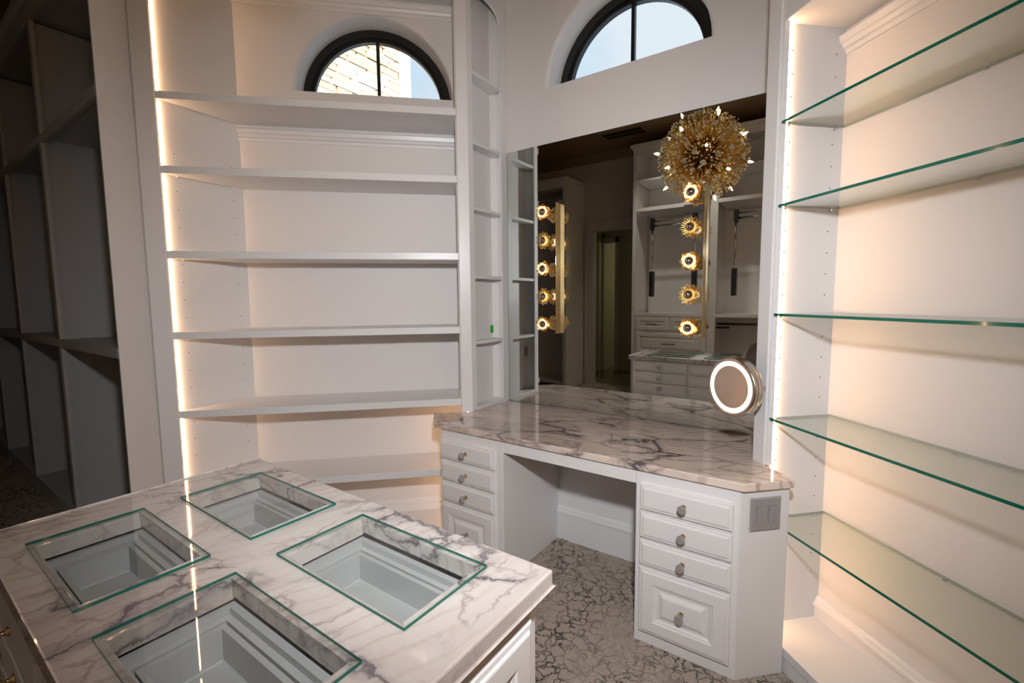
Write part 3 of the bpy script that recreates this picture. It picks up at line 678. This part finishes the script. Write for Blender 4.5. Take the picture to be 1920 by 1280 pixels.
for k in range(3):
    x0, x1 = STL[k][1] - (.0), STL[k+1][0]
    for z, th in ((3.097, .026), (2.705, .050)):
        b = MB(); b.box(x0 + .001, x1 - .001, yb + .013, yf - .001, z - th, z); b.build('shelf', M['paint'], wd, off=WO, bevel=.0015)
    b = MB(); b.box(x0 + .001, x1 - .001, yb + .013, yf - .001, 1.180, 1.2235); b.build('counter_shelf', M['paint'], wd, off=WO, bevel=.0015)
    b = MB(); b.sweep([(0, 2.55), (.01, 2.55), (.014, 2.57), (.03, 2.59), (.035, 2.62), (0, 2.62)], (x0 + .02, yb + .012), (x1 - .02, yb + .012), (0, 1)); b.build('crown_moulding', M['paint'], wd, off=WO)
    # pull-down rod: two arms, gas boxes, double chrome rod
    rod = MB(); rod.tube([(x0 + .20, yf - .10, 2.45), (x1 - .20, yf - .10, 2.45)], .013, 8); rod.tube([(x0 + .20, yf - .13, 2.52), (x1 - .20, yf - .13, 2.52)], .009, 8)
    rod_o = rod.build('pull_down_rod', M['chrome'], wd, off=WO)
    for sx_, xx in ((1, x0 + .19), (-1, x1 - .19)):
        a = MB(); a.tube([(xx, yf - .13, 2.42), (xx, yf - .16, 1.86)], .014, 8); a.build('rod_arm', M['chrome'], wd, off=WO)
        a = MB(); a.box(xx - .030, xx + .030, yf - .20, yf - .10, 1.46, 1.82); a.build('lift_housing', M['blackplastic'], wd, off=WO, bevel=.012)
        a = MB(); a.box(xx - .02, xx + .03, yf - .16, yf - .08, 2.40, 2.56); a.build('rod_bracket', M['blackplastic'], wd, off=WO, bevel=.008)
    if k == 1:
        b = MB(); b.tube([(x0 + .002, yf - .12, 1.09), (x1 - .002, yf - .12, 1.09)], .016, 8); b.build('hanging_rod', M['rod'], wd, off=WO)
        b = MB(); b.box(x0 + .001, x0 + .16, yf - .11, yf - .08, 1.03, 1.06); b.build('valet_bracket', M['blackplastic'], wd, off=WO)
    else:
        w2 = (x1 - x0 - .02)/2
        b = MB(); b.box(x0 + .001, x1 - .001, yb + .013, yf - .022, .05, 1.178); b.build('drawer_case', M['paint'], wd, off=WO)
        for i in range(2):
            o = drawer(wd, x0 + .005 + w2/2 + i*(w2 + .012) - WO[0], 1.076 - WO[2], w2, .200, yf - .022 - WO[1], PI, panel=True, kn=False)
            h = MB(); h.tube([(-.07, -.05, 0), (.07, -.05, 0)], .006, 8); h.tube([(-.06, -.02, 0), (-.06, -.05, 0)], .005, 6); h.tube([(.06, -.02, 0), (.06, -.05, 0)], .005, 6); h.build('handle', M['rod'], o)
        for z0, z1 in ((.64, .955), (.34, .62), (.06, .32)):
            o = drawer(wd, (x0+x1)/2 - WO[0], (z0+z1)/2, x1 - x0 - .012, z1 - z0, yf - .022 - WO[1], PI, panel=True, kn=False)
            h = MB(); h.tube([(-.09, -.05, 0), (.09, -.05, 0)], .006, 8); h.tube([(-.08, -.02, 0), (-.08, -.05, 0)], .005, 6); h.tube([(.08, -.02, 0), (.08, -.05, 0)], .005, 6); h.build('handle', M['rod'], o)

hc = thing('hanging_cabinet', 'tall white open hanging closet left of the doorway, seen in the mirror', 'closet', (-4.0, -4.35, 0)); HO = (-4.0, -4.35, 0)
b = MB(); b.box(-3.06, -3.0, yf - .02, yf, 0, 3.275); b.box(-3.02, -3.0, yb, yf - .02, 0, 3.275); b.build('end_panel', M['paint'], hc, off=HO)
b = MB(); b.box(-5.9, -2.985, yb, yf + .02, 3.277, 3.328); b.build('cornice', M['paint'], hc, off=HO, bevel=.004)
b = MB(); b.box(-5.9, -3.06, yf - .02, yf, 3.17, 3.275); b.build('header', M['paint'], hc, off=HO)
b = MB(); b.box(-5.9, -3.022, yb, yb + .012, .10, 3.17); b.build('back_panel', M['paint'], hc, off=HO)
for d in (-4.2, -5.3):
    b = MB(); b.box(d - .03, d + .03, yf - .02, yf, 0, 3.17); b.box(d - .01, d + .01, yb + .013, yf - .02, 0, 3.17); b.build('divider', M['paint'], hc, off=HO)
b = MB(); b.tube([(-4.18, yf - .25, 3.02), (-3.022, yf - .25, 3.02)], .016, 8); b.build('hanging_rod', M['chrome'], hc, off=HO)
b = MB(); b.box(-4.19, -3.022, yb + .013, yf - .021, .06, .10); b.build('base_deck', M['paint'], hc, off=HO)
b = MB(); b.sweep([(0, 2.55), (.01, 2.55), (.03, 2.59), (.035, 2.62), (0, 2.62)], (-4.18, yb + .012), (-3.03, yb + .012), (0, 1)); b.build('crown_moulding', M['paint'], hc, off=HO)

# ceiling register
cv = thing('ceiling_vent', 'dark two slot air vent in the tan ceiling, seen in the mirror', 'vent', (-2.04, -3.96, CEIL - .012))
b = MB(); w, d = .31, .15
for x0, x1, y0, y1 in ((-w, w, -d, -d + .025), (-w, w, d - .025, d), (-w, -w + .025, -d + .025, d - .025), (w - .025, w, -d + .025, d - .025)): b.box(x0, x1, y0, y1, 0, .011)
b.build('frame', M['ceiling'], cv)
b = MB(); b.box(-w + .026, w - .026, -d + .026, d - .026, .004, .008); b.build('duct', M['vent'], cv)
for yy in (-.062, 0, .062):
    b = MB(); b.box(-w + .026, w - .026, yy - .004, yy + .004, -.002, .0035); b.build('slat', M['ceiling' if yy == 0 else 'vent'], cv)

# ------------------------------------------------------------------ chandelier over the island (seen in the mirror)
HC = (-.513, -2.02, 2.695)
ch = thing('chandelier', 'round gold sputnik chandelier of crystal tipped rods, seen in the mirror', 'chandelier', HC)
b = MB(); b.sphere((0, 0, 0), .055, 16, 10); b.build('hub', M['brass'], ch)
def fib(n):
    for i in range(n):
        z = 1 - 2*(i + .5)/n; r = math.sqrt(1 - z*z); t = i*2.399963
        yield Vector((r*math.cos(t), r*math.sin(t), z))
rods = MB(); beads = MB()
for i, d in enumerate(fib(1300)):
    d = (d + Vector((random.uniform(-.04, .04), random.uniform(-.04, .04), random.uniform(-.04, .04)))).normalized()
    L_ = random.choice((.385, .38, .375, .365, .35, .33, .30, .26))
    rods.tube([d*.05, d*L_], .0026, 4)
    beads.sphere(d*L_, random.choice((.007, .0085, .010)), 6, 4)
rods.build('rods', M['goldwire'], ch, kind='stuff')
for i, d in enumerate(fib(96)):
    a = d.orthogonal().normalized(); c = d.cross(a); L_ = random.uniform(.27, .37)
    for k in range(7):
        t = k*2*PI/7; beads.sphere(d*L_ + (a*math.cos(t) + c*math.sin(t))*.017, .0085, 6, 4)
    beads.sphere(d*L_, .009, 6, 4)
beads.build('crystal_beads', M['bead'], ch, kind='stuff')
b = MB(); b.tube([(0, 0, .05), (0, 0, CEIL - HC[2] - .03)], .008, 8); b.lathe([(.07, CEIL - HC[2] - .03), (.07, CEIL - HC[2] - .012), (.05, CEIL - HC[2] - .003)], 20); b.build('stem', M['brass'], ch)
for i, d in enumerate(fib(22)):
    q = Vector((0, 0, 1)).rotation_difference(d).to_matrix().to_4x4(); q.translation = d*.338
    b = MB(); b.lathe([(.008, 0), (.008, .035), (.009, .036)], 10); cb = b.build('candle_holder', M['brass'], ch, xf=q)
    b = MB(); b.lathe([(.006, .036), (.010, .044), (.0112, .052), (.0085, .064), (.0035, .077), (.0008, .083)], 10); b.build('bulb', M['candleglow'], cb, xf=q)

# ------------------------------------------------------------------ two mirrored light bars with gold flowers
def rose(parent, x, z, y, ph):
    b = MB()
    b.lathe([(.019, 0), (.019, .006), (.012, .012), (.012, .034), (.020, .042), (.022, .046), (.014, .047)], 16, 'Y')
    for li, (n, r0, Lr, wd_, rise, lift, off) in enumerate(((6, .013, .034, .026, .020, .046, 0), (6, .012, .024, .020, .026, .052, .5))):
        b.mi = li
        for k in range(n):
            t0 = 2*PI*(k + off)/n + ph
            rows = []
            for i in range(7):
                s = i/6; row = []
                for j in range(-3, 4):
                    q = j/3; hw = wd_*(.45 + .9*math.sin(PI*(.12 + .76*s)))*.62
                    rad = r0 + Lr*s*(1 - .16*q*q); lat = hw*q
                    h = lift + rise*(s**1.6)*.9 + .007*q*q*(1 - .3*s) + .003*math.sin(2.2*k + 5*s)
                    row.append((rad*math.cos(t0) - lat*math.sin(t0), -h, rad*math.sin(t0) + lat*math.cos(t0)))
                rows.append(row)
            b.grid(rows, False, True)
    f = b.build('rose_flower', [M['gold'], M['palegold']], parent, (x, y, z), label='cupped gold petal flower')
    bulb(f); return f
def bulb(f, depth=.047):
    b = MB(); r = .0215
    pr_ = [(max(r*math.sin(PI*i/12), .0005), depth + r - r*math.cos(PI*i/12)) for i in range(13)]
    b.mi = 0; b.lathe(pr_[:7], 18, 'Y'); b.mi = 1; b.lathe(pr_[6:], 18, 'Y')
    b.build('bulb', [M['bulbglow'], M['silvertip']], f)
def daisy(parent, x, z, y, ph):
    b = MB(); b.lathe([(.018, 0), (.018, .006), (.011, .010), (.011, .040), (.014, .046)], 16, 'Y')
    n = 22
    for k in range(n):
        t0 = 2*PI*k/n + ph; pts = []
        big = 1 if k % 2 else .86
        for i in range(13):
            a = i/12*2*PI*.93 + PI + .22
            rad = .030*big + .021*big*math.cos(a); lat = .0062*math.sin(a)
            h = .050 + .012*(rad/.05)
            pts.append((rad*math.cos(t0) - lat*math.sin(t0), -h, rad*math.sin(t0) + lat*math.cos(t0)))
        pts = [(.010*math.cos(t0), -.047, .010*math.sin(t0))] + pts + [(.010*math.cos(t0), -.047, .010*math.sin(t0))]
        b.tube(pts, .0018, 5)
    f = b.build('wire_flower', M['goldwire'], parent, (x, y, z), label='gold wire loop flower')
    bulb(f, .046); return f
def sconce(u0, u1, label):
    cx = (u0+u1)/2; z0, z1 = 1.234, 2.003; w = u1 - u0; d = .053
    s = thing('vanity_light_bar', label, 'light', (cx, -.0005, (z0+z1)/2), 0, 'light bars on the mirror'); hh = (z1-z0)/2
    b = MB(); b.box(-w/2, w/2, -d + .004, 0, -hh, hh); b.build('housing', M['gold'], s, bevel=.0015)
    b = MB(); b.box(-w/2 + .001, w/2 - .001, -d, -d + .0038, -hh + .001, hh - .001); b.build('mirror_face', M['clearmirror'], s)
    b = MB()
    for zz in (-.22, .22): b = MB(); b.lathe([(.003, 0), (.003, .0015)], 10, 'X', (w/2, -d/2, zz)); b.build('screw', M['brass'], s)
    for k in range(5):
        zz = 1.619 + (2 - k)*.162 - (z0+z1)/2
        (rose if k % 2 == 0 else daisy)(s, 0, zz, -d, .3 + k*.4)
    return s
sconce(-.928, -.8285, 'gold flower light bar on the left half of the wall mirror, beside the shelf tower')
sconce(-.101, -.003, 'gold flower light bar on the right half of the wall mirror, below the reflected chandelier')

# ------------------------------------------------------------------ lit magnifying mirror on its arm
mm = thing('magnifying_mirror', 'round lit magnifying mirror in brushed nickel rim, right of the wall mirror', 'mirror', (.232, -.425, 1.085), math.radians(-33))
R_ = .118
b = MB(); b.lathe([(R_ - .004, .000), (R_, .003), (R_ + .001, .012), (R_ - .001, .014), (R_ + .001, .016), (R_ + .001, .030), (R_ - .001, .032), (R_ + .001, .034), (R_, .043), (R_ - .005, .046), (R_ - .012, .046), (R_ - .014, .044)], 56, 'Y'); b.build('rim', M['nickel'], mm)
b = MB(); b.lathe([(R_ - .0132, .0435), (R_ - .0135, .0452), (R_ - .033, .0452), (R_ - .0335, .042)], 56, 'Y'); b.build('light_ring', M['ringlight'], mm)
b = MB()
rows = []
for i in range(13):
    rr = (R_ - .0335)*i/12 + .0003; rows.append([(rr*math.cos(2*PI*k/56), -.0305 - .0135*(i/12)**2, rr*math.sin(2*PI*k/56)) for k in range(56)])
b.grid(rows, True, True); b.build('mirror_glass', M['clearmirror'], mm)
b = MB(); b.lathe([(.002, -.0035), (.06, -.0035), (.085, -.001), (R_ - .01, .0005), (R_ - .012, .002)], 40, 'Y'); b.build('back_cover', M['nickel'], mm)
b = MB(); b.tube([(0, .004, 0), (0, .03, 0), (.02, .05, 0), (.075, .055, 0)], .008, 10); b.lathe([(.016, -.002), (.016, .018)], 16, 'Y', (0, .02, 0)); b.build('arm', M['nickel'], mm)
b = MB(); b.lathe([(.085, -.018), (.089, -.016), (.089, -.006), (.085, -.004), (.001, -.004)], 44, 'Y', (-.030, 0, .030)); b.build('reverse_mirror', M['nickel'], mm)

# ------------------------------------------------------------------ stone building outside the left window
sb = thing('stone_building', 'sunlit cream stone building corner outside the arched window over the shelf bay', 'building', (-4.2, .4, 0)); SO = (-4.2, .4, 0)
b = MB(); b.box(-7.2, -4.03, -.6, 1.62, 0, 6.6); b.build('wall_core', M['mortar'], sb, off=SO)
protos = []
for i in range(6):
    b = MB(); w, h = random.uniform(.16, .52), .1
    b.prism([(0, -.5), (.05, -.5), (.062, -.46), (.06, .47), (.05, .5), (0, .5)], -.5, .5)
    protos.append(b.build('stone', M['stonetan'] if i % 3 == 2 else M['stonewarm'], sb, bevel=.0))
z = 3.3; first = True; used = set(); cnt = 0
while z < 5.15:
    h = random.uniform(.055, .10); y = -.55 + random.uniform(-.2, 0)
    while y < 1.60:
        w = random.uniform(.15, .5); w = min(w, 1.62 - y)
        if w > .04 and cnt < 290 and y + w > .15:
            pr0 = random.choice(protos)
            if pr0.name not in used: o = pr0; used.add(pr0.name)
            else: o = pr0.copy(); COL.objects.link(o); o.parent = sb
            o.location = (-4.03 + random.uniform(-.012, .004) - SO[0], y + w/2 - SO[1], z + h/2); o.scale = (1, w - .010, h - .010); cnt += 1
        y += w
    z += h
for p0 in protos:
    if p0.name not in used: bpy.data.objects.remove(p0)
b = MB(); b.box(-4.05, -3.90, 1.63, 1.72, 0, 6.6); b.build('corner_trim', M['whiteplate'], sb, off=SO)
